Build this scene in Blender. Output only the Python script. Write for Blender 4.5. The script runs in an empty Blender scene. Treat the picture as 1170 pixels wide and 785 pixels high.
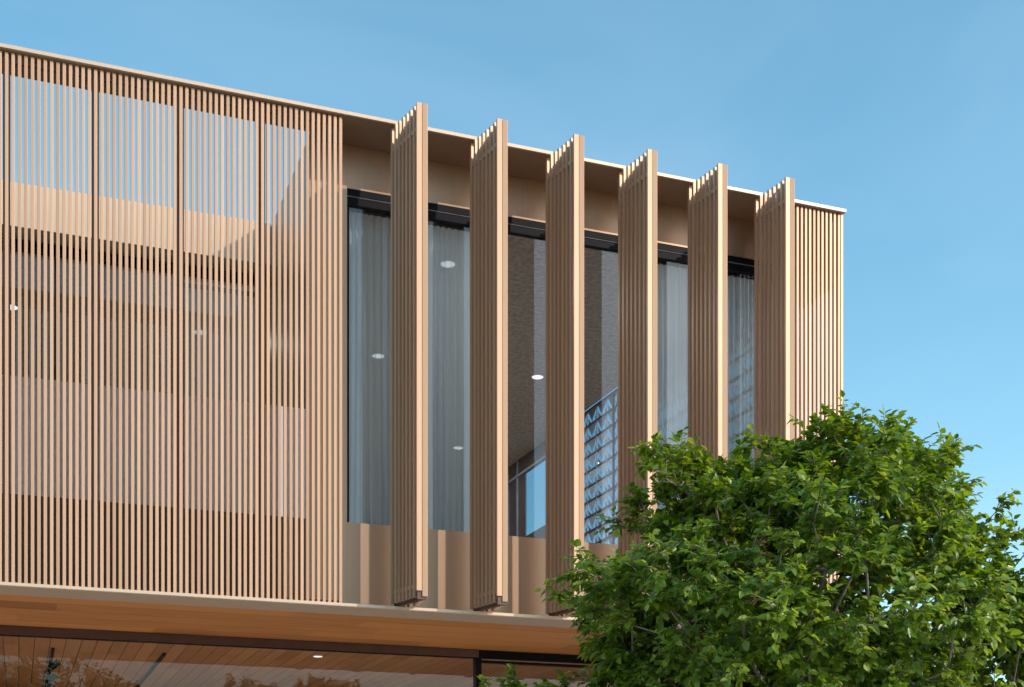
import bpy, bmesh, math, random
import numpy as np
from mathutils import Vector, Matrix, noise

random.seed(7)
S = bpy.context.scene
C = S.collection
R = math.radians

# ------------------------------------------------------------------ camera
cam_d = bpy.data.cameras.new('camera')
cam = bpy.data.objects.new('camera', cam_d); C.objects.link(cam)
EYE = 1.6
cam.location = (0, -14, EYE)
cam.rotation_euler = (R(90), 0, -R(20.6))
cam_d.sensor_width = 36
cam_d.lens = 36 * 1500 / 1170
cam_d.shift_y = (949 - 392.5) / 1170
cam_d.clip_end = 4000
S.camera = cam

# ------------------------------------------------------------------ sky and sun
SUN = Vector((1.02, -1.0, 0.78)).normalized()
sun_el = math.asin(SUN.z)
sun_az = math.atan2(SUN.x, SUN.y)
w = bpy.data.worlds.new('World'); S.world = w; w.use_nodes = True
nt = w.node_tree; bg = nt.nodes['Background']
sky = nt.nodes.new('ShaderNodeTexSky'); sky.sky_type = 'NISHITA'; sky.sun_disc = False
sky.sun_elevation = sun_el; sky.sun_rotation = sun_az
sky.air_density = 1.0; sky.dust_density = 1.0; sky.ozone_density = 1.6; sky.altitude = 0
hs = nt.nodes.new('ShaderNodeHueSaturation'); hs.inputs['Saturation'].default_value = 1.15; hs.inputs['Hue'].default_value = .474
nt.links.new(sky.outputs[0], hs.inputs['Color']); 
_tc = nt.nodes.new('ShaderNodeTexCoord'); _mp = nt.nodes.new('ShaderNodeMapping'); _mp.inputs['Scale'].default_value = (1.2, 1.2, 3.0); _mp.inputs['Rotation'].default_value = (.3, .5, .4)
_no = nt.nodes.new('ShaderNodeTexNoise'); _no.inputs['Scale'].default_value = 1.6; _no.inputs['Detail'].default_value = 4; _no.inputs['Distortion'].default_value = .8
_mr = nt.nodes.new('ShaderNodeMapRange'); _mr.inputs[1].default_value = .40; _mr.inputs[2].default_value = .75; _mr.inputs[4].default_value = .17
_mx = nt.nodes.new('ShaderNodeMix'); _mx.data_type = 'RGBA'; _mx.inputs[7].default_value = (3.6, 4.4, 5.2, 1)
nt.links.new(_tc.outputs['Generated'], _mp.inputs[0]); nt.links.new(_mp.outputs[0], _no.inputs['Vector']); nt.links.new(_no.outputs['Fac'], _mr.inputs[0])
nt.links.new(_mr.outputs[0], _mx.inputs[0]); nt.links.new(hs.outputs[0], _mx.inputs[6]); nt.links.new(_mx.outputs[2], bg.inputs[0])
bg.inputs[1].default_value = 0.15
sl = bpy.data.lights.new('sun', 'SUN'); sl.energy = 2.05; sl.angle = R(0.5); sl.color = (1, .90, .80)
so = bpy.data.objects.new('sun', sl); C.objects.link(so)
so.rotation_euler = SUN.to_track_quat('Z', 'Y').to_euler(); so.location = (20, -30, 30)
S.render.engine = 'CYCLES'
S.view_settings.view_transform = 'Standard'; S.view_settings.look = 'None'
S.view_settings.exposure = 0.74; S.view_settings.gamma = 1
S.cycles.max_bounces = 10; S.cycles.transparent_max_bounces = 16
S.cycles.diffuse_bounces = 5
S.render.resolution_x = 1024; S.render.resolution_y = 687


# ------------------------------------------------------------------ materials
def mat(name):
    m = bpy.data.materials.new(name); m.use_nodes = True
    return m, m.node_tree, m.node_tree.nodes['Principled BSDF']

def N(t, typ, **kw):
    n = t.nodes.new(typ)
    for k, v in kw.items():
        setattr(n, k, v)
    return n

def mapping(t, scale, coord='Object'):
    tc = N(t, 'ShaderNodeTexCoord'); mp = N(t, 'ShaderNodeMapping')
    mp.inputs['Scale'].default_value = scale
    t.links.new(tc.outputs[coord], mp.inputs[0])
    return mp.outputs[0]

def ramp(t, fac, stops):
    r = N(t, 'ShaderNodeValToRGB'); e = r.color_ramp.elements
    e[0].position, e[0].color = stops[0][0], (*stops[0][1], 1)
    e[1].position, e[1].color = stops[-1][0], (*stops[-1][1], 1)
    for p, c in stops[1:-1]:
        x = e.new(p); x.color = (*c, 1)
    t.links.new(fac, r.inputs[0])
    return r.outputs[0]

def metal(name, c0, c1, rough=.42, metallic=.35, island=True, brush=(45, 45, .5), bump=.0):
    m, t, p = mat(name)
    n = N(t, 'ShaderNodeTexNoise'); n.inputs['Scale'].default_value = 1.0; n.inputs['Detail'].default_value = 5
    t.links.new(mapping(t, brush), n.inputs['Vector'])
    fac = n.outputs['Fac']
    if island:
        g = N(t, 'ShaderNodeNewGeometry')
        a = N(t, 'ShaderNodeMath', operation='MULTIPLY_ADD')
        a.inputs[1].default_value = .35
        t.links.new(fac, a.inputs[0])
        b = N(t, 'ShaderNodeMath', operation='MULTIPLY'); b.inputs[1].default_value = .65
        t.links.new(g.outputs['Random Per Island'], b.inputs[0])
        t.links.new(b.outputs[0], a.inputs[2]); fac = a.outputs[0]
    t.links.new(ramp(t, fac, [(0.1, c0), (.9, c1)]), p.inputs['Base Color'])
    p.inputs['Metallic'].default_value = metallic
    r = N(t, 'ShaderNodeMath', operation='MULTIPLY_ADD'); r.inputs[1].default_value = .15; r.inputs[2].default_value = rough - .07
    t.links.new(n.outputs['Fac'], r.inputs[0]); t.links.new(r.outputs[0], p.inputs['Roughness'])
    bp = N(t, 'ShaderNodeBump'); bp.inputs['Strength'].default_value = bump; bp.inputs['Distance'].default_value = .002
    t.links.new(n.outputs['Fac'], bp.inputs['Height']); t.links.new(bp.outputs[0], p.inputs['Normal'])
    return m

def plain(name, c, rough=.6, var=.15, scale=6.0, bump=0.0, metallic=0):
    m, t, p = mat(name)
    n = N(t, 'ShaderNodeTexNoise'); n.inputs['Scale'].default_value = scale; n.inputs['Detail'].default_value = 6
    t.links.new(mapping(t, (1, 1, 1)), n.inputs['Vector'])
    lo = tuple(x * (1 - var) for x in c); hi = tuple(min(1, x * (1 + var)) for x in c)
    t.links.new(ramp(t, n.outputs['Fac'], [(.3, lo), (.7, hi)]), p.inputs['Base Color'])
    p.inputs['Roughness'].default_value = rough; p.inputs['Metallic'].default_value = metallic
    if bump:
        bp = N(t, 'ShaderNodeBump'); bp.inputs['Strength'].default_value = bump; bp.inputs['Distance'].default_value = .01
        t.links.new(n.outputs['Fac'], bp.inputs['Height']); t.links.new(bp.outputs[0], p.inputs['Normal'])
    return m

def glass(name, tint=(.80, .86, .88), ior=1.6, rough=0.0, wob=.0):
    m = bpy.data.materials.new(name); m.use_nodes = True; t = m.node_tree; t.nodes.clear()
    o = N(t, 'ShaderNodeOutputMaterial'); mx = N(t, 'ShaderNodeMixShader')
    tr = N(t, 'ShaderNodeBsdfTransparent'); tr.inputs[0].default_value = (*tint, 1)
    gl = N(t, 'ShaderNodeBsdfGlossy'); gl.inputs['Roughness'].default_value = rough
    fr = N(t, 'ShaderNodeFresnel')
    gm = N(t, 'ShaderNodeNewGeometry'); mi = N(t, 'ShaderNodeMix'); mi.data_type = 'FLOAT'   # same reflectance on both faces of the pane
    mi.inputs[2].default_value = ior; mi.inputs[3].default_value = 1 / ior
    t.links.new(gm.outputs['Backfacing'], mi.inputs[0]); t.links.new(mi.outputs[0], fr.inputs[0])
    t.links.new(fr.outputs[0], mx.inputs[0]); t.links.new(tr.outputs[0], mx.inputs[1])
    t.links.new(gl.outputs[0], mx.inputs[2]); t.links.new(mx.outputs[0], o.inputs[0])
    if wob:
        n = N(t, 'ShaderNodeTexNoise'); n.inputs['Scale'].default_value = .8
        t.links.new(mapping(t, (1, 1, .4)), n.inputs['Vector'])
        bp = N(t, 'ShaderNodeBump'); bp.inputs['Strength'].default_value = wob; bp.inputs['Distance'].default_value = .02
        t.links.new(n.outputs['Fac'], bp.inputs['Height'])
        t.links.new(bp.outputs[0], gl.inputs['Normal'])
    return m

def planks(name, along, width, c0, c1, gap, gap_c, rough=.45, length=2.4):
    """boards running along axis 'X' or 'Y' (object space = metres)"""
    m, t, p = mat(name)
    tc = N(t, 'ShaderNodeTexCoord'); sx = N(t, 'ShaderNodeSeparateXYZ'); t.links.new(tc.outputs['Object'], sx.inputs[0])
    a, b = (sx.outputs[0], sx.outputs[1]) if along == 'X' else (sx.outputs[1], sx.outputs[0])
    d = N(t, 'ShaderNodeMath', operation='DIVIDE'); d.inputs[1].default_value = width; t.links.new(b, d.inputs[0])
    fl = N(t, 'ShaderNodeMath', operation='FLOOR'); t.links.new(d.outputs[0], fl.inputs[0])
    fr = N(t, 'ShaderNodeMath', operation='FRACT'); t.links.new(d.outputs[0], fr.inputs[0])
    w1 = N(t, 'ShaderNodeTexWhiteNoise', noise_dimensions='1D'); t.links.new(fl.outputs[0], w1.inputs['W'])
    off = N(t, 'ShaderNodeMath', operation='MULTIPLY_ADD'); off.inputs[1].default_value = length
    t.links.new(w1.outputs['Value'], off.inputs[0]); t.links.new(a, off.inputs[2])
    d2 = N(t, 'ShaderNodeMath', operation='DIVIDE'); d2.inputs[1].default_value = length; t.links.new(off.outputs[0], d2.inputs[0])
    fl2 = N(t, 'ShaderNodeMath', operation='FLOOR'); t.links.new(d2.outputs[0], fl2.inputs[0])
    cb = N(t, 'ShaderNodeCombineXYZ'); t.links.new(fl.outputs[0], cb.inputs[0]); t.links.new(fl2.outputs[0], cb.inputs[1])
    w2 = N(t, 'ShaderNodeTexWhiteNoise', noise_dimensions='2D'); t.links.new(cb.outputs[0], w2.inputs['Vector'])
    n = N(t, 'ShaderNodeTexNoise'); n.inputs['Scale'].default_value = 1; n.inputs['Detail'].default_value = 8; n.inputs['Distortion'].default_value = .6
    sc = (1.2, 22, 1) if along == 'X' else (22, 1.2, 1)
    t.links.new(mapping(t, sc), n.inputs['Vector'])
    mx = N(t, 'ShaderNodeMath', operation='MULTIPLY_ADD'); mx.inputs[1].default_value = .5
    t.links.new(w2.outputs['Value'], mx.inputs[0])
    hf = N(t, 'ShaderNodeMath', operation='MULTIPLY'); hf.inputs[1].default_value = .6; t.links.new(n.outputs['Fac'], hf.inputs[0])
    t.links.new(hf.outputs[0], mx.inputs[2])
    col = ramp(t, mx.outputs[0], [(.25, c0), (.72, c1)])
    lt = N(t, 'ShaderNodeMath', operation='LESS_THAN'); lt.inputs[1].default_value = gap; t.links.new(fr.outputs[0], lt.inputs[0])
    mc = N(t, 'ShaderNodeMix', data_type='RGBA'); t.links.new(lt.outputs[0], mc.inputs[0]); t.links.new(col, mc.inputs[6])
    mc.inputs[7].default_value = (*gap_c, 1)
    t.links.new(mc.outputs[2], p.inputs['Base Color']); p.inputs['Roughness'].default_value = rough
    return m

M = {}
M['slat'] = metal('champagne_slat', (.40, .236, .14), (.585, .37, .232), rough=.48, metallic=.25)
M['sheet'] = metal('champagne_sheet', (.39, .25, .155), (.46, .30, .19), rough=.36, metallic=.4, island=False, brush=(40, 40, .6), bump=.08)
M['fascia'] = metal('pale_fascia', (.56, .42, .30), (.62, .47, .345), rough=.4, metallic=.2, island=False)
M['brown'] = plain('dark_brown_steel', (.10, .045, .03), .5)
M['black'] = plain('black_frame', (.004, .004, .006), .6)
M['black'].node_tree.nodes['Principled BSDF'].inputs['Specular IOR Level'].default_value = .15
M['glass'] = glass('window_glass', (.82, .86, .87), 1.52, wob=.02)
M['rail_glass'] = glass('balustrade_glass', (.80, .84, .86), 1.75)
_t = M['rail_glass'].node_tree
_o = _t.nodes['Material Output']; _m = _t.nodes.new('ShaderNodeMixShader'); _d = _t.nodes.new('ShaderNodeBsdfDiffuse')
_d.inputs[0].default_value = (.88, .84, .92, 1); _m.inputs[0].default_value = .75  # pale lilac diffuse layer paints the sky reflection into the pane
_t.links.new(_o.inputs[0].links[0].from_socket, _m.inputs[1]); _t.links.new(_d.outputs[0], _m.inputs[2]); _t.links.new(_m.outputs[0], _o.inputs[0])
M['shop_glass'] = glass('shop_glass', (.88, .83, .80), 1.40, wob=.02)
M['wood_soffit'] = planks('wood_soffit', 'X', .46, (.30, .105, .025), (.66, .27, .075), .03, (.2, .07, .02), rough=.4, length=3.4)
M['wood_ceiling'] = planks('wood_ceiling', 'Y', .19, (.36, .19, .08), (.50, .29, .14), .05, (.01, .006, .004), rough=.5)
M['ceiling'] = plain('wood_wool_ceiling', (.42, .32, .26), .9, var=.3, scale=14, bump=.6)
M['plaster'] = plain('warm_plaster', (.62, .59, .54), .8)
M['floor'] = plain('interior_floor', (.55, .50, .44), .5)
M['concrete'] = plain('concrete', (.46, .44, .40), .85, bump=.2)
M['lattice'] = plain('lattice_grey', (.24, .25, .30), .5)
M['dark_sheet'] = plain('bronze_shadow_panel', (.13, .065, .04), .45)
M['trunk'] = plain('bark', (.24, .20, .16), .9, var=.35, scale=20, bump=.5)

def make_curtain_mat():
    m = bpy.data.materials.new('sheer_fabric'); m.use_nodes = True; t = m.node_tree; t.nodes.clear()
    o = N(t, 'ShaderNodeOutputMaterial'); mx = N(t, 'ShaderNodeMixShader'); mx2 = N(t, 'ShaderNodeMixShader')
    tr = N(t, 'ShaderNodeBsdfTransparent'); df = N(t, 'ShaderNodeBsdfDiffuse'); tl = N(t, 'ShaderNodeBsdfTranslucent')
    df.inputs[0].default_value = (.74, .78, .80, 1); tl.inputs[0].default_value = (.72, .76, .78, 1)
    lw = N(t, 'ShaderNodeLayerWeight'); lw.inputs[0].default_value = .35
    mr = N(t, 'ShaderNodeMapRange'); mr.inputs[1].default_value = 0; mr.inputs[2].default_value = 1
    mr.inputs[3].default_value = .62; mr.inputs[4].default_value = .98
    t.links.new(lw.outputs['Facing'], mr.inputs[0])
    mx2.inputs[0].default_value = .4
    t.links.new(df.outputs[0], mx2.inputs[1]); t.links.new(tl.outputs[0], mx2.inputs[2])
    t.links.new(mr.outputs[0], mx.inputs[0]); t.links.new(tr.outputs[0], mx.inputs[1]); t.links.new(mx2.outputs[0], mx.inputs[2])
    t.links.new(mx.outputs[0], o.inputs[0])
    return m
M['curtain'] = make_curtain_mat()

def leaf_mat(name, c0, c1, c2):
    m = bpy.data.materials.new(name); m.use_nodes = True; t = m.node_tree
    p = t.nodes['Principled BSDF']; o = t.nodes['Material Output']
    g = N(t, 'ShaderNodeNewGeometry')
    col = ramp(t, g.outputs['Random Per Island'], [(0, c0), (.6, c1), (1, c2)])
    t.links.new(col, p.inputs['Base Color']); p.inputs['Roughness'].default_value = .36
    p.inputs['Specular IOR Level'].default_value = .5
    tl = N(t, 'ShaderNodeBsdfTranslucent')
    hs = N(t, 'ShaderNodeHueSaturation'); hs.inputs['Hue'].default_value = .48; hs.inputs['Value'].default_value = 2.2
    hs.inputs['Saturation'].default_value = 1.1
    t.links.new(col, hs.inputs['Color']); t.links.new(hs.outputs[0], tl.inputs[0])
    mx = N(t, 'ShaderNodeMixShader'); mx.inputs[0].default_value = .33
    t.links.new(p.outputs[0], mx.inputs[1]); t.links.new(tl.outputs[0], mx.inputs[2]); t.links.new(mx.outputs[0], o.inputs[0])
    return m
M['leaf'] = leaf_mat('leaf_green', (.07, .14, .014), (.145, .235, .024), (.27, .35, .05))
M['leaf_far'] = leaf_mat('leaf_olive', (.10, .15, .03), (.15, .20, .045), (.22, .25, .06))

def emit(name, c, s):
    m = bpy.data.materials.new(name); m.use_nodes = True; t = m.node_tree; p = t.nodes['Principled BSDF']
    p.inputs['Base Color'].default_value = (*c, 1); p.inputs['Emission Color'].default_value = (*c, 1)
    p.inputs['Emission Strength'].default_value = s
    return m
M['lamp'] = emit('lamp_diffuser', (.95, .97, 1.0), .8)
M['white_trim'] = plain('white_trim', (.75, .75, .74), .4, var=.03)


# ------------------------------------------------------------------ mesh helpers
def bx(bm, x0, x1, y0, y1, z0, z1, bev=0):
    vs = [bm.verts.new((x, y, z)) for x in (x0, x1) for y in (y0, y1) for z in (z0, z1)]
    for f in ((0, 1, 3, 2), (4, 6, 7, 5), (0, 4, 5, 1), (2, 3, 7, 6), (0, 2, 6, 4), (1, 5, 7, 3)):
        bm.faces.new([vs[i] for i in f])
    return vs

def bar(bm, a, b, wu, wv, z0, z1, u):
    """vertical box around plan point a..b direction u"""

def obox(bm, cx, cy, ux, uy, lu, lv, z0, z1):
    """vertical box centred at plan (cx,cy), half sizes lu along u, lv across"""
    vx, vy = -uy, ux
    vs = []
    for su in (-1, 1):
        for sv in (-1, 1):
            for z in (z0, z1):
                vs.append(bm.verts.new((cx + su * lu * ux + sv * lv * vx, cy + su * lu * uy + sv * lv * vy, z)))
    for f in ((0, 1, 3, 2), (4, 6, 7, 5), (0, 4, 5, 1), (2, 3, 7, 6), (0, 2, 6, 4), (1, 5, 7, 3)):
        bm.faces.new([vs[i] for i in f])
    return vs

def quad(bm, *pts):
    bm.faces.new([bm.verts.new(p) for p in pts])

def disc(bm, cx, cy, r, z0, z1, n=28):
    m = Matrix.Translation((cx, cy, (z0 + z1) / 2))
    bmesh.ops.create_cone(bm, cap_ends=True, segments=n, radius1=r, radius2=r, depth=z1 - z0, matrix=m)

def obj(name, bm, m, parent=None, bevel=0, smooth=False):
    bmesh.ops.recalc_face_normals(bm, faces=bm.faces)
    if smooth:
        for f in bm.faces: f.smooth = True
    me = bpy.data.meshes.new(name); bm.to_mesh(me); bm.free()
    o = bpy.data.objects.new(name, me); C.objects.link(o); me.materials.append(m)
    if parent: o.parent = parent
    if bevel:
        b = o.modifiers.new('bevel', 'BEVEL'); b.width = bevel; b.segments = 2; b.limit_method = 'ANGLE'
        b.harden_normals = False
    return o

def box_obj(name, m, parent, *args, bevel=0):
    bm = bmesh.new(); bx(bm, *args); return obj(name, bm, m, parent, bevel)

def thing(name, label, cat, loc=(0, 0, 0), group=None):
    o = bpy.data.objects.new(name, None); C.objects.link(o); o.location = loc
    o['label'] = label; o['category'] = cat
    if group: o['group'] = group
    return o

def tag(o, label, cat, group=None):
    o['label'] = label; o['category'] = cat
    if group: o['group'] = group
    return o

H = lambda h: EYE + h        # heights measured from the eye line

# ------------------------------------------------------------------ ground
g = box_obj('ground', plain('earth', (.20, .19, .16), .95), None, -600, 600, -600, 600, -.5, -.05); g['kind'] = 'structure'
g = box_obj('pavement', M['concrete'], None, -40, 40, -17, 25, -.3, 0.0); g['kind'] = 'structure'
g = box_obj('road', plain('asphalt', (.05, .05, .052), .9, scale=30), None, -200, 200, -25.5, -17.01, -.4, -.12); g['kind'] = 'structure'
g = box_obj('kerb', plain('kerb_stone', (.36, .35, .33), .8), None, -200, 200, -25.7, -25.5, -.3, 0.0); g['kind'] = 'structure'
g = box_obj('park', plain('lawn', (.07, .11, .03), .95), None, -200, 200, -90, -25.7, -.3, -.02); g['kind'] = 'structure'
bm = bmesh.new()
for i in range(-20, 21):
    bx(bm, i * 4.0, i * 4.0 + 2.0, -21.3, -21.15, -.119, -.116)
g = obj('lane_marking', bm, plain('road_paint', (.75, .75, .72), .7, var=.05)); g['kind'] = 'structure'

# ------------------------------------------------------------------ the building
XL, XR = -6.9, 9.75
ZR0, ZR1 = H(7.78), H(7.82)
B = thing('office_building', 'modern two storey building clad in champagne bronze vertical slats, with folding slatted shutters', 'building', (3, 0, 0))
Bx = -3.0   # parts are built in world space, then the parent offset is removed

def P(o):      # parent a part to the building keeping world placement
    o.parent = B; o.matrix_parent_inverse = Matrix.Translation((-3, 0, 0)); return o
def sub(o, par):
    o.parent = par; return o

# roof plate (opening over the terrace lets the sky through)
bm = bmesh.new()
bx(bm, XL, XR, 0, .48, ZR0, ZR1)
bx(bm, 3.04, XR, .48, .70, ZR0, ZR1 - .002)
P(obj('roof_plate', bm, metal('shade_toned_soffit', (.32, .205, .13), (.38, .25, .16), rough=.5, metallic=.2, island=False, brush=(40, 40, .6))))  # darker than the wall sheet: shade under the roof put into its colour
bm = bmesh.new()
bx(bm, XL, XR + .004, -.010, -.001, ZR0 + .006, ZR1 + .002)
P(obj('roof_fascia', bm, M['fascia']))
bm = bmesh.new()
bx(bm, 3.142, 9.60, .702, 19, H(7.60), H(7.95))
bx(bm, XL, 3.14, 3.05, 19, H(7.60), H(7.80))
P(obj('roof', bm, M['concrete']))
# upper wall band below the soffit, pier, return wall, terrace band
bm = bmesh.new(); bx(bm, 3.49, 9.62, .60, .70, H(7.29), ZR0 - .001)
P(obj('wall_band', bm, M['sheet']))
bm = bmesh.new(); bx(bm, 3.04, 3.488, .597, .72, H(2.475), ZR0 - .001); bx(bm, 3.043, 3.14, .721, 3.30, H(2.475), ZR0 - .001)
P(obj('return_wall', bm, M['sheet']))
bm = bmesh.new(); bx(bm, XL, 3.042, 2.93, 3.04, H(7.29), ZR1)
bx(bm, XL, 3.042, 3.041, 3.40, H(7.29), H(7.31))
P(obj('terrace_wall_band', bm, M['fascia']))
# spandrels
P(box_obj('spandrel', M['sheet'], None, 3.49, 9.62, .60, .70, H(2.475), H(3.50)))
P(box_obj('terrace_parapet', M['dark_sheet'], None, XL, 3.038, .60, .68, H(2.475), H(3.50)))
# floor slab edge: thin bright nosing, metal underside, wood soffit
ZB0, ZB1 = H(2.435), H(2.470)
bm = bmesh.new(); bx(bm, XL, XR, 0, .53, ZB0, ZB1); P(obj('slab_edge', bm, M['fascia']))
bm = bmesh.new(); bx(bm, XL, XR + .004, -.010, -.001, ZB0 + .006, ZB1 + .002); P(obj('slab_nosing', bm, M['fascia']))
P(box_obj('wood_soffit', M['wood_soffit'], None, XL, XR, .531, 2.85, ZB0 + .003, ZB1 - .002))
P(box_obj('floor_slab', M['floor'], None, XL, 9.60, .701, 19, H(2.473), H(2.85)))
# side and back walls
P(box_obj('back_wall', M['plaster'], None, XL, 9.60, 18.9, 19.1, H(2.86), H(7.59)))
P(box_obj('side_wall', M['plaster'], None, XL - .2, XL - .002, .0, 19.1, 0.01, ZR1))
bm = bmesh.new()
bx(bm, 9.45, 9.48, 8.3, 8.75, H(2.86), H(7.59)); bx(bm, 9.45, 9.48, 10.4, 18.89, H(2.86), H(7.59))
bx(bm, 9.45, 9.48, 8.751, 10.399, H(2.86), H(5.86)); bx(bm, 9.45, 9.48, 8.751, 10.399, H(7.12), H(7.59))
P(obj('dark_side_wall', bm, plain('dark_panel', (.05, .045, .045), .5)))
bm = bmesh.new()
for y in (10.75, 11.3, 11.9):
    bx(bm, 9.42, 9.448, y, y + .05, H(2.86), H(7.46))
bx(bm, 9.41, 9.448, 10.3, 12.2, H(5.2), H(5.24)); bx(bm, 9.41, 9.448, 8.75, 12.2, H(7.13), H(7.17))
P(obj('side_rail', bm, plain('grey_rail', (.3, .3, .32), .4)))
# ceiling of the upper floor
bm = bmesh.new(); bx(bm, 3.142, 9.448, .72, 18.88, H(7.48), H(7.50)); bx(bm, XL, 3.141, 3.42, 18.88, H(7.48), H(7.50))
P(obj('upper_ceiling', bm, M['ceiling']))

# lattice side screen
bm = bmesh.new()
Zs = [H(2.885) + .27 * i for i in range(18)]
Ys = [.75 + .42 * i for i in range(19)]
for z in Zs:
    bx(bm, 9.50, 9.545, .72, 8.29, z, z + .022)
lat = P(obj('lattice_screen', bm, plain('lattice_bar', (.04, .04, .05), .5)))
bm = bmesh.new()
for i in range((len(Ys) - 1) * 2):
    a = Ys[0] + .21 * i; b = a + .21
    for z in Zs[:-1]:
        z0, z1 = z + .024, z + .268
        x0, x1 = 9.52, 9.485
        # folded plate: triangular leaves with daylight between them
        if i % 2:
            quad(bm, (x0, a, z0), (x0, a, z1), (x0, b, z1)); quad(bm, (x0, a + .05, z0), (x1, b - .08, z1 - .15), (x0, b - .04, z0))
        else:
            quad(bm, (x0, b, z0 + .06), (x0, b, z1), (x0, a + .03, z1)); quad(bm, (x0, a + .02, z0), (x1, a + .05, z1 - .14), (x0, a + .09, z0))
            bx(bm, x0 - .02, x0 - .004, a - .012, a + .012, z0, z1)
pl = obj('folded_plate', bm, M['lattice']); sub(pl, lat)
for y in (3.55, 6.30):
    sub(box_obj('mullion', M['black'], None, 9.47, 9.499, y, y + .035, H(2.86), H(7.47)), lat)

M['tinted'] = glass('tinted_glass', (.72, .84, .90), 1.22)
for (ya, yb, za, zb) in ((8.75, 10.4, 5.86, 7.12), (.75, 8.29, 2.87, 7.47)):
    P(box_obj('side_window', M['tinted'], None, 9.485 if ya > 8 else 9.56, 9.49 if ya > 8 else 9.57, ya - .12, yb + .12 if ya > 8 else yb, H(za - .1), H(zb + .1)))

# ---- windows behind the shutters: one frame + pane per bay
HX = [3.875 + .925 * k for k in range(6)]
edges = [3.49] + [x + .40 for x in HX[:5]] + [8.95, 9.448]
for k in range(7):
    a, b = edges[k] + (.002 if k else 0), edges[k + 1]
    bm = bmesh.new()
    bx(bm, a, b, .604, .70, H(7.215), H(7.289)); bx(bm, a, b, .62, .70, H(7.12), H(7.205))
    bx(bm, a, a + .03, .63, .70, H(3.502), H(7.12)); bx(bm, b - .03, b, .63, .70, H(3.502), H(7.12))
    fr = P(obj('window', bm, M['black']))
    sub(box_obj('head_trim', M['lattice'], None, a, b, .612, .70, H(7.206), H(7.214)), fr)
    sub(box_obj('pane', M['glass'], None, a + .03, b - .03, .655, .665, H(3.495), H(7.12)), fr)

# terrace glass wall
tw = [-6.9, -4.5, -2.1, .45, 3.04]
for k in range(4):
    a, b = tw[k] + .002, tw[k + 1]
    bm = bmesh.new()
    bx(bm, a, b, 3.30, 3.40, H(7.18), H(7.289)); bx(bm, a, a + .03, 3.31, 3.38, H(2.86), H(7.18))
    bx(bm, b - .03, b, 3.31, 3.38, H(2.86), H(7.18)); bx(bm, a + .03, b - .03, 3.31, 3.38, H(2.86), H(2.92))
    fr = P(obj('terrace_window', bm, M['black']))
    sub(box_obj('pane', M['glass'], None, a + .03, b - .03, 3.34, 3.35, H(2.92), H(7.18)), fr)
# glass balustrade on the parapet
for k in range(6):
    a, b = -6.905 + 1.698 * k, min(3.035, -6.905 + 1.698 * (k + 1) - .004)
    P(box_obj('balustrade_glass', M['rail_glass'], None, a, b, .63, .642, H(3.50), H(4.74)))

# ---- fixed slat screens
SP = .0606
def slat_screen(x0, n, joint=True):
    bm = bmesh.new()
    for i in range(n):
        c = x0 + SP * i + random.uniform(-.0008, .0008)
        bx(bm, c - .0162, c + .0162, .035, .072, H(2.472), ZR0 - .012)
    s = P(obj('slat_screen', bm, M['slat'], bevel=.002))
    bm = bmesh.new()
    if True:
        bx(bm, x0 - .034, x0 + .034, .075, .17, H(2.472), ZR0 - .001)
    bx(bm, x0 + .02, x0 + SP * n - .03, .078, .105, ZR0 - .085, ZR0 - .05)
    bx(bm, x0 + .02, x0 + SP * n - .03, .078, .105, H(2.475), H(2.51))
    sub(obj('frame_post', bm, M['brown']), s)
J0 = -.112
for j in range(-8, 4):
    slat_screen(J0 + .849 * j, 14 if j < 3 else 15)
slat_screen(8.83, 15, joint=False)
P(box_obj('corner_post', M['slat'], None, 9.702, 9.735, .03, .16, H(2.472), ZR0 - .002))
# side screen running back from the corner
bm = bmesh.new()
for i in range(1, 100):
    y = .16 + .0606 * i
    bx(bm, 9.675, 9.735, y - .0165, y + .0165, H(6.9), ZR0 - .004)
P(obj('side_slat_screen', bm, M['slat']))
bm = bmesh.new(); bx(bm, 9.55, XR, .702, 19.1, ZR0, ZR1 - .004); P(obj('side_roof_edge', bm, M['sheet']))

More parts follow.
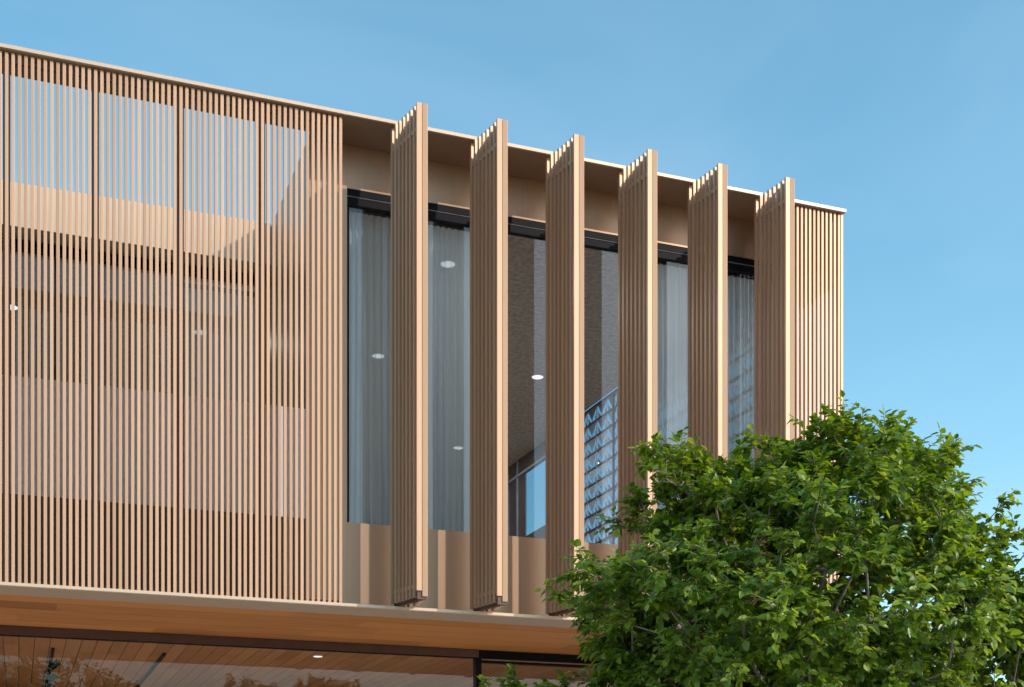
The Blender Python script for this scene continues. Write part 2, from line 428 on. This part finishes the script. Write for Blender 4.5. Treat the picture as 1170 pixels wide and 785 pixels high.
# ---- folding shutters (two hinged leaves each, folded out into a narrow V)
ZS0, ZS1 = H(2.505), H(7.775)
def leaf(ax, ay, bx_, by_, zlow, n=7, th=.022):
    """slatted leaf from hinge a to tip b"""
    dx, dy = bx_ - ax, by_ - ay
    L = math.hypot(dx, dy); ux, uy = dx / L, dy / L
    bm = bmesh.new()
    sp = (L - .03) / n
    for i in range(n):
        d = .017 + sp * i
        obox(bm, ax + ux * d, ay + uy * d, ux, uy, (.0165) if n == 7 else .017, th, zlow, ZS1 - (.0 if i else .0))
    return bm, ux, uy, L
for k, hx in enumerate(HX):
    hy, ty = .085, -.52
    tA, tB = hx + .135 - .012 * k, hx + .135 - .012 * k + .062
    hB = hx + .27
    shut = bpy.data.objects.new('folding_shutter', None); C.objects.link(shut); shut.location = (hx, hy, ZS0)
    P(shut)
    off = Matrix.Translation((-hx, -hy, -ZS0))
    def sh(o):
        o.parent = shut; o.matrix_parent_inverse = off; return o
    for (a, b, nm) in (((hx + .0, hy), (tA, ty), 'left'), ((hB, hy), (tB, ty), 'right')):
        bm, ux, uy, L = leaf(*a, *b, ZS0, *((7, .019) if nm == 'left' else (9, .03)))
        # tip stile
        obox(bm, b[0] - ux * .012, b[1] - uy * .012, *((.0, -1.0) if nm == 'left' else (ux, uy)), .018, .029, ZS0 + (.06 if nm == 'left' else .0), ZS1 + .004)
        # rails behind the slats
        cx, cy = (a[0] + b[0]) / 2, (a[1] + b[1]) / 2
        vx, vy = -uy, ux
        s = -1 if nm == 'left' else 1   # rails face the inside of the V
        for z in (ZS0 + .10, ZS1 - .28):
            obox(bm, cx, cy, ux, uy, L / 2 - .02, .010, z, z + .045)
        sh(obj('shutter_leaf', bm, M['slat'], bevel=.002))
    bm = bmesh.new()
    obox(bm, (hx + tA) / 2 + .05, (hy + ty) / 2 + .03, .22, -.975, .29, .022, ZS0 - .028, ZS0 + .02)
    obox(bm, (tA + tB) / 2, ty + .03, 1, 0, .05, .02, ZS0 - .03, ZS0 + .058)
    for q in range(4):
        disc(bm, hx + .03 + .05 * q, hy - .02, .013, ZS0 - .035, ZS0 + .03, 10)
    sh(obj('pivot_arm', bm, M['brown']))
P(box_obj('shutter_track', M['brown'], None, 3.40, 8.80, .05, .13, H(2.471), H(2.484)))

# ---- ground floor: shopfront, wooden ceiling
zt = ZB0 - .002
sf = [-6.9, -.9, 5.81, 7.9, 9.6]
for k in range(4):
    a, b = sf[k] + .002, sf[k + 1]
    bm = bmesh.new()
    top = .104 if k < 2 else .10
    bx(bm, a, b, 2.73, 2.85, zt - top, zt)
    bx(bm, b - .04, b + .0, 2.735, 2.85, 0, zt - top); bx(bm, a, a + .04, 2.735, 2.85, 0, zt - top)
    bx(bm, a + .04, b - .04, 2.735, 2.85, 0.0, .10)
    if k >= 2:
        bx(bm, a + .04, b - .04, 2.74, 2.85, zt - top - .06, zt - top - .03)
    fr = P(obj('shop_window', bm, M['black'] if k >= 1 else M['black']))
    sub(box_obj('pane', M['shop_glass'], None, a + .04, b - .04, 2.79, 2.80, .10, zt - top - (.06 if k >= 2 else 0)), fr)
P(box_obj('head_beam', M['brown'], None, XL, 5.80, 2.70, 2.728, zt - .10, zt))
P(box_obj('shop_ceiling', M['wood_ceiling'], None, XL, 9.6, 2.86, 18.9, ZB0 + .0, ZB0 + .02))
P(box_obj('shop_floor', M['floor'], None, XL, 9.6, 2.72, 18.9, 0.004, .02))
P(box_obj('shop_back_wall', plain('brown_wall', (.14, .08, .06), .8), None, XL, 9.6, 12.0, 12.2, .02, ZB0))
P(box_obj('shop_side_wall', M['plaster'], None, 9.602, 9.74, .1, 18.9, .0, ZB0 - .003))

# ------------------------------------------------------------------ curtains
def curtain(name, x0, x1, y, z0, z1, lab, pitch=.085, amp=.036):
    bm = bmesh.new()
    n = int((x1 - x0) / .012); rows = 14
    rnd = random.Random(int(x0 * 100))
    ph = rnd.random() * 6
    grid = []
    for r in range(rows + 1):
        f = r / rows
        row = []
        for i in range(n + 1):
            x = x0 + (x1 - x0) * i / n
            wv = 2 * math.pi * (x + .03 * math.sin(x * 7 + ph) + .02 * f * math.sin(x * 19)) / pitch
            a = amp * (.55 + .45 * f) * (1 + .5 * math.sin(x * 11.3 + ph))
            yy = y + a * math.sin(wv) + .012 * math.sin(wv * 2.7 + f * 3) + .03 * f * math.sin(x * 3.1 + ph)
            zz = z1 + (z0 - z1) * f - (0.018 * (.5 + .5 * math.cos(wv)) if r == 0 else 0)
            row.append(bm.verts.new((x + .015 * f * math.sin(x * 9 + f * 4), yy, zz)))
        grid.append(row)
    for r in range(rows):
        for i in range(n):
            bm.faces.new((grid[r][i], grid[r][i + 1], grid[r + 1][i + 1], grid[r + 1][i]))
    o = obj(name, bm, M['curtain'], smooth=True)
    tag(o, lab, 'curtain', 'sheer curtains behind the upper windows')
    bm = bmesh.new(); bx(bm, x0, x1, y - .03, y + .03, z1 + .012, z1 + .05)
    t = obj('curtain_rail', bm, M['black']); sub(t, o)
    return o
curtain('curtain', 3.52, 5.12, .86, H(2.87), H(7.155), 'long sheer grey curtain behind the upper glass by the first two open shutters')
curtain('curtain', 7.02, 9.3, .86, H(2.87), H(7.155), 'sheer curtain behind the upper glass at the right end, partly above the tree')
curtain('curtain', 1.95, 2.95, 3.56, H(2.87), H(7.1), 'gathered sheer curtain in the terrace corner, half hidden by the slat screen')

# ------------------------------------------------------------------ ceiling lamps
def downlight(x, y, lab, z=H(7.48), r=.105, E=32, grp='round recessed ceiling lights of the upper room'):
    t = thing('ceiling_light', lab, 'ceiling light', (x, y, z), grp)
    bm = bmesh.new(); disc(bm, 0, 0, r, -.012, -.001)
    obj('trim_ring', bm, M['white_trim'], t)
    bm = bmesh.new(); disc(bm, 0, 0, r * .86, -.018, -.0125)
    df_ = obj('diffuser', bm, M['lamp'], t)
    ld = bpy.data.lights.new('lamp', 'AREA'); ld.shape = 'DISK'; ld.size = r * 1.7; ld.energy = E * (.2 if x < 3 else 1); ld.color = (.93, .97, 1)
    lo = bpy.data.objects.new('lamp', ld); C.objects.link(lo); lo.parent = df_; lo.location = (0, 0, -.022)
    return t
downlight(5.3, 2.5, 'round ceiling light seen high through the curtain between the first and second shutters')
downlight(5.3, 6.08, 'round ceiling light seen through the curtain left of the first open shutter')
downlight(8.03, 10.35, 'small round ceiling light seen low through the curtain between the first and second shutters')
downlight(8.0, 6.09, 'round ceiling light on the bare ceiling between the second and third shutters')
downlight(2.55, 6.07, 'round ceiling light behind the slat screen, highest of those in its right half')
downlight(2.52, 10.18, 'small round ceiling light behind the slat screen just below mid height')
downlight(-.1, 6.05, 'round ceiling light behind the slats at the far left, the upper one')
downlight(-.1, 16.0, 'tiny ceiling light behind the slats at the far left, the lower one')
downlight(1.7, 15.9, 'tiny ceiling light behind the slats beside the second frame post, low down')
downlight(8.0, 2.5, 'round ceiling light hidden behind the fourth and fifth shutters')
downlight(5.3, 10.2, 'round ceiling light deep in the room, hidden behind the last slats of the screen')
downlight(3.9, 4.05, 'small ceiling light on the wooden ceiling behind the ground floor glass', ZB0, .07, 90, 'ceiling lights of the ground floor')
for x, lab in ((.43, 'black ceiling track with spotlights behind the ground floor glass, the thicker left one'),
               (1.87, 'thin black ceiling track behind the ground floor glass, the right one')):
    t = thing('light_track', lab, 'track light', (x, 4.5, ZB0), 'black light tracks on the wooden ceiling')
    bm = bmesh.new(); bx(bm, -.02, .02, 0, 6.0, -.035, -.001); obj('rail', bm, M['black'], t)
    if x < 1:
        for q, yy in enumerate((.5, 2.2, 3.6)):
            bm = bmesh.new(); disc(bm, 0, yy, .012, -.12, -.03, 10)
            m = Matrix.Translation((.03, yy, -.17)) @ Matrix.Rotation(R(50), 4, 'Y')
            bmesh.ops.create_cone(bm, cap_ends=True, segments=18, radius1=.05, radius2=.04, depth=.16, matrix=m)
            sp_ = obj('spotlight', bm, M['black'], t)
            ld = bpy.data.lights.new('spotlight_lamp', 'SPOT'); ld.energy = 90; ld.color = (1, .80, .58); ld.spot_size = R(110); ld.shadow_soft_size = .05
            lo = bpy.data.objects.new('spotlight_lamp', ld); C.objects.link(lo); lo.parent = sp_
            lo.location = (-.06, yy, -.26); lo.rotation_euler = (0, 0, 0)

# ------------------------------------------------------------------ trees
def branch_mesh(segs, name, m, parent, sides=6):
    vs, fs = [], []
    for (a, b, ra, rb) in segs:
        d = (b - a)
        if d.length < 1e-5: continue
        q = d.to_track_quat('Z', 'Y')
        base = len(vs)
        for (p, r) in ((a, ra), (b, rb)):
            for s in range(sides):
                an = 2 * math.pi * s / sides
                vs.append(p + q @ Vector((math.cos(an) * r, math.sin(an) * r, 0)))
        for s in range(sides):
            s2 = (s + 1) % sides
            fs.append((base + s, base + s2, base + sides + s2, base + sides + s))
    me = bpy.data.meshes.new(name); me.from_pydata([tuple(v) for v in vs], [], fs)
    me.materials.append(m)
    for p in me.polygons: p.use_smooth = True
    o = bpy.data.objects.new(name, me); C.objects.link(o); o.parent = parent
    return o

def build_tree(root, blobs, trunk_h, ntips, leaves_per, leaf_len, seed, leafm, trunk_r=.09, shell=.55, clump=0):
    """blobs: (centre Vector, radius) in the tree's local space"""
    rnd = random.Random(seed); rs = np.random.RandomState(seed)
    tips = []
    tot = sum(r ** 2.4 for _, r in blobs)
    for c, r in blobs:
        k = max(3, int(ntips * r ** 2.4 / tot))
        for _ in range(k):
            d = Vector((rnd.gauss(0, 1), rnd.gauss(0, 1), rnd.gauss(0, 1))).normalized()
            f = (shell + (1 - shell) * rnd.random()) if rnd.random() < .8 else rnd.random() * .7
            f *= 1 + .22 * noise.noise((c + d * r) * 1.8)
            q0 = c + d * r * f
            if clump:
                for _k in range(clump):
                    tips.append(q0 + Vector((rnd.gauss(0, .13), rnd.gauss(0, .13), rnd.gauss(0, .075))))
            else:
                tips.append(q0)
    # grow: connect tips (sorted by distance from the trunk top) to the nearest existing node
    top = Vector((0, 0, trunk_h))
    nodes = [(Vector((0, 0, trunk_h * k / 6)), trunk_h * k / 6) for k in range(7)]
    parent = [-1] + list(range(6)); pos = [n[0] for n in nodes]
    tips.sort(key=lambda p: (p - top).length)
    tipidx = []
    for p in tips:
        best, bi = 1e9, 6
        for i in range(4, len(pos)):
            q = pos[i]
            dd = (p - q).length
            cost = dd + .35 * (q - top).length + (0.6 * max(0, q.z - p.z + .0))
            if cost < best: best, bi = cost, i
        a = pos[bi]; L = (p - a).length; n = max(1, int(L / .22)); last = bi
        for s in range(1, n + 1):
            f = s / n
            q = a.lerp(p, f)
            q.z += .10 * L * math.sin(math.pi * f)
            q += Vector((rnd.gauss(0, .02), rnd.gauss(0, .02), rnd.gauss(0, .02))) if s < n else Vector()
            pos.append(q); parent.append(last); last = len(pos) - 1
        tipidx.append(last)
    cnt = [0] * len(pos)
    for t_ in tipidx:
        i = t_
        while i != -1:
            cnt[i] += 1; i = parent[i]
    mx = max(cnt)
    rad = [max(.0035, trunk_r * (c / mx) ** .48) for c in cnt]
    segs = [(pos[parent[i]], pos[i], rad[parent[i]] if parent[i] > 6 or i <= 6 else rad[i] * 1.2, rad[i]) for i in range(1, len(pos))]
    # twigs + leaves
    P0, D0, U0, S0 = [], [], [], []
    ctr = sum((c * r for c, r in blobs), Vector()) / sum(r for _, r in blobs)
    for t_ in tipidx:
        p = pos[t_]
        out = (p - ctr)
        out = out.normalized() if out.length > 1e-3 else Vector((0, 0, 1))
        nt_ = 5
        for _ in range(nt_):
            d = (out * .9 + Vector((rnd.gauss(0, .6), rnd.gauss(0, .6), rnd.gauss(.15, .5)))).normalized()
            L = rnd.uniform(.11, .27) * (leaf_len / .075)
            e = p + d * L; mid = p + d * L * .5 + Vector((0, 0, .02))
            segs.append((p, mid, .0035, .0028)); segs.append((mid, e, .0028, .0018))
            m = leaves_per // nt_
            for j in range(m):
                f = (j + .6) / m
                q = (p.lerp(mid, f * 2) if f < .5 else mid.lerp(e, f * 2 - 1))
                side = d.cross(Vector((0, 0, 1)))
                side = side.normalized() if side.length > .1 else Vector((1, 0, 0))
                sg = 1 if j % 2 else -1
                ld = (d * .7 + side * sg * rnd.uniform(.4, 1.0) + Vector((rnd.gauss(0, .35), rnd.gauss(0, .35), rnd.gauss(-.35, .35)))).normalized()
                up = (Vector((0, 0, 1)) + out * .55 + Vector((rnd.gauss(0, .45), rnd.gauss(0, .45), rnd.gauss(0, .25))))
                P0.append(q); D0.append(ld); U0.append(up); S0.append(leaf_len * rnd.uniform(.6, 1.25))
    branch_mesh(segs, 'trunk', M['trunk'], root, 6)
    P0 = np.array(P0); D0 = np.array(D0); U0 = np.array(U0); S0 = np.array(S0)[:, None]
    W0 = np.cross(D0, U0); W0 /= np.linalg.norm(W0, axis=1)[:, None]
    N0 = np.cross(W0, D0)
    wd = S0 * rs.uniform(.27, .38, (len(S0), 1)); cup = S0 * rs.uniform(.02, .14, (len(S0), 1)); cv = S0 * rs.uniform(0, .22, (len(S0), 1))
    st = P0 + D0 * S0 * .12
    v = np.stack([st,
                  st + D0 * S0 * .28 + W0 * wd + N0 * cup, st + D0 * S0 * .66 + W0 * wd * .72 + N0 * (cup * .8 - cv * .35),
                  st + D0 * S0 * 1.0 - N0 * cv,
                  st + D0 * S0 * .66 - W0 * wd * .72 + N0 * (cup * .8 - cv * .35), st + D0 * S0 * .28 - W0 * wd + N0 * cup,
                  ], axis=1)
    n = len(P0)
    verts = v.reshape(-1, 3)
    base = np.arange(n)[:, None] * 6
    faces = np.concatenate([base + np.array([0, 1, 2, 3]), base + np.array([0, 3, 4, 5])], axis=1).reshape(-1, 4)
    me = bpy.data.meshes.new('crown')
    me.vertices.add(len(verts)); me.vertices.foreach_set('co', verts.astype(np.float32).ravel())
    me.loops.add(faces.size); me.loops.foreach_set('vertex_index', faces.astype(np.int32).ravel())
    me.polygons.add(len(faces)); me.polygons.foreach_set('loop_start', np.arange(0, faces.size, 4, dtype=np.int32))
    me.update(calc_edges=True); me.validate()
    me.materials.append(leafm)
    o = bpy.data.objects.new('crown', me); C.objects.link(o); o.parent = root
    return n

FW = Vector((math.sin(R(20.6)), math.cos(R(20.6)), 0)); RT = Vector((FW.y, -FW.x, 0))
def at(px, py, z):
    p = FW * z + RT * ((px - 585) * z / 1500)
    return Vector((p.x, p.y - 14, EYE + (949 - py) * z / 1500))
base = at(905, 949, 9.5); base.z = 0
tree = thing('street_tree', 'leafy round green tree standing in front of the right end of the slatted building', 'tree', base)
bl = [(915, 745, 9.5, 235), (815, 700, 9.3, 132), (765, 770, 9.3, 95), (850, 625, 9.5, 115), (960, 610, 9.7, 115), (1052, 615, 9.5, 95),
      (1072, 535, 9.6, 40), (1120, 720, 9.4, 115), (790, 655, 9.5, 62), (990, 680, 8.7, 150), (840, 740, 8.5, 150), (700, 765, 9.4, 50),
      (845, 565, 9.7, 40), (900, 545, 9.6, 45), (1020, 548, 9.6, 55), (960, 540, 9.6, 45), (900, 860, 9.5, 220), (640, 800, 9.4, 34), (592, 806, 9.4, 14), (1110, 700, 9.9, 110), (1165, 790, 9.6, 110), (1010, 800, 9.8, 130), (925, 548, 9.5, 36), (985, 545, 9.6, 34), (1045, 542, 9.6, 36), (815, 570, 9.5, 42), (742, 672, 9.5, 58), (1145, 640, 9.8, 60), (1150, 730, 10.0, 90)]
blobs = []
for px, py, z, r in bl:
    blobs.append((at(px, py, z) - base, r * z / 1500))
build_tree(tree, blobs, 1.35, 330, 65, .061, 3, M['leaf'], shell=.72, clump=6)

def far_tree(x, y, h, seed, lab, proto=None):
    t = thing('park_tree', lab, 'tree', (x, y, 0), 'trees across the road behind the viewer')
    if proto:
        for ch in proto.children:
            c = ch.copy(); C.objects.link(c); c.parent = t
        t.rotation_euler = (0, 0, seed); t.scale = (h, h, h)
        return t
    rnd = random.Random(seed)
    bb = [(Vector((rnd.gauss(0, 1.0), rnd.gauss(0, 1.0), 4.6 + rnd.gauss(0, .7))), rnd.uniform(.9, 1.7)) for _ in range(9)]
    build_tree(t, bb, 2.4, 170, 50, .20, seed, M['leaf_far'], .16)
    return t
p0 = far_tree(.3, -24.8 - 3, 1, 5, 'tall olive tree reflected at the left end of the ground floor glass')
far_tree(3.2, -28.6, .95, 2.1, 'rounded olive tree reflected left of centre in the ground floor glass', p0)
far_tree(7.2, -28.2, .9, 4.0, 'olive tree reflected beside the pale sky patch in the ground floor glass', p0)
far_tree(11.6, -27.6, .85, 1.0, 'smaller olive tree reflected near the black mullion of the ground floor glass', p0)
far_tree(-4.5, -28.4, 1.0, 5.1, 'olive tree across the road, beyond the left edge of the glass reflection', p0)
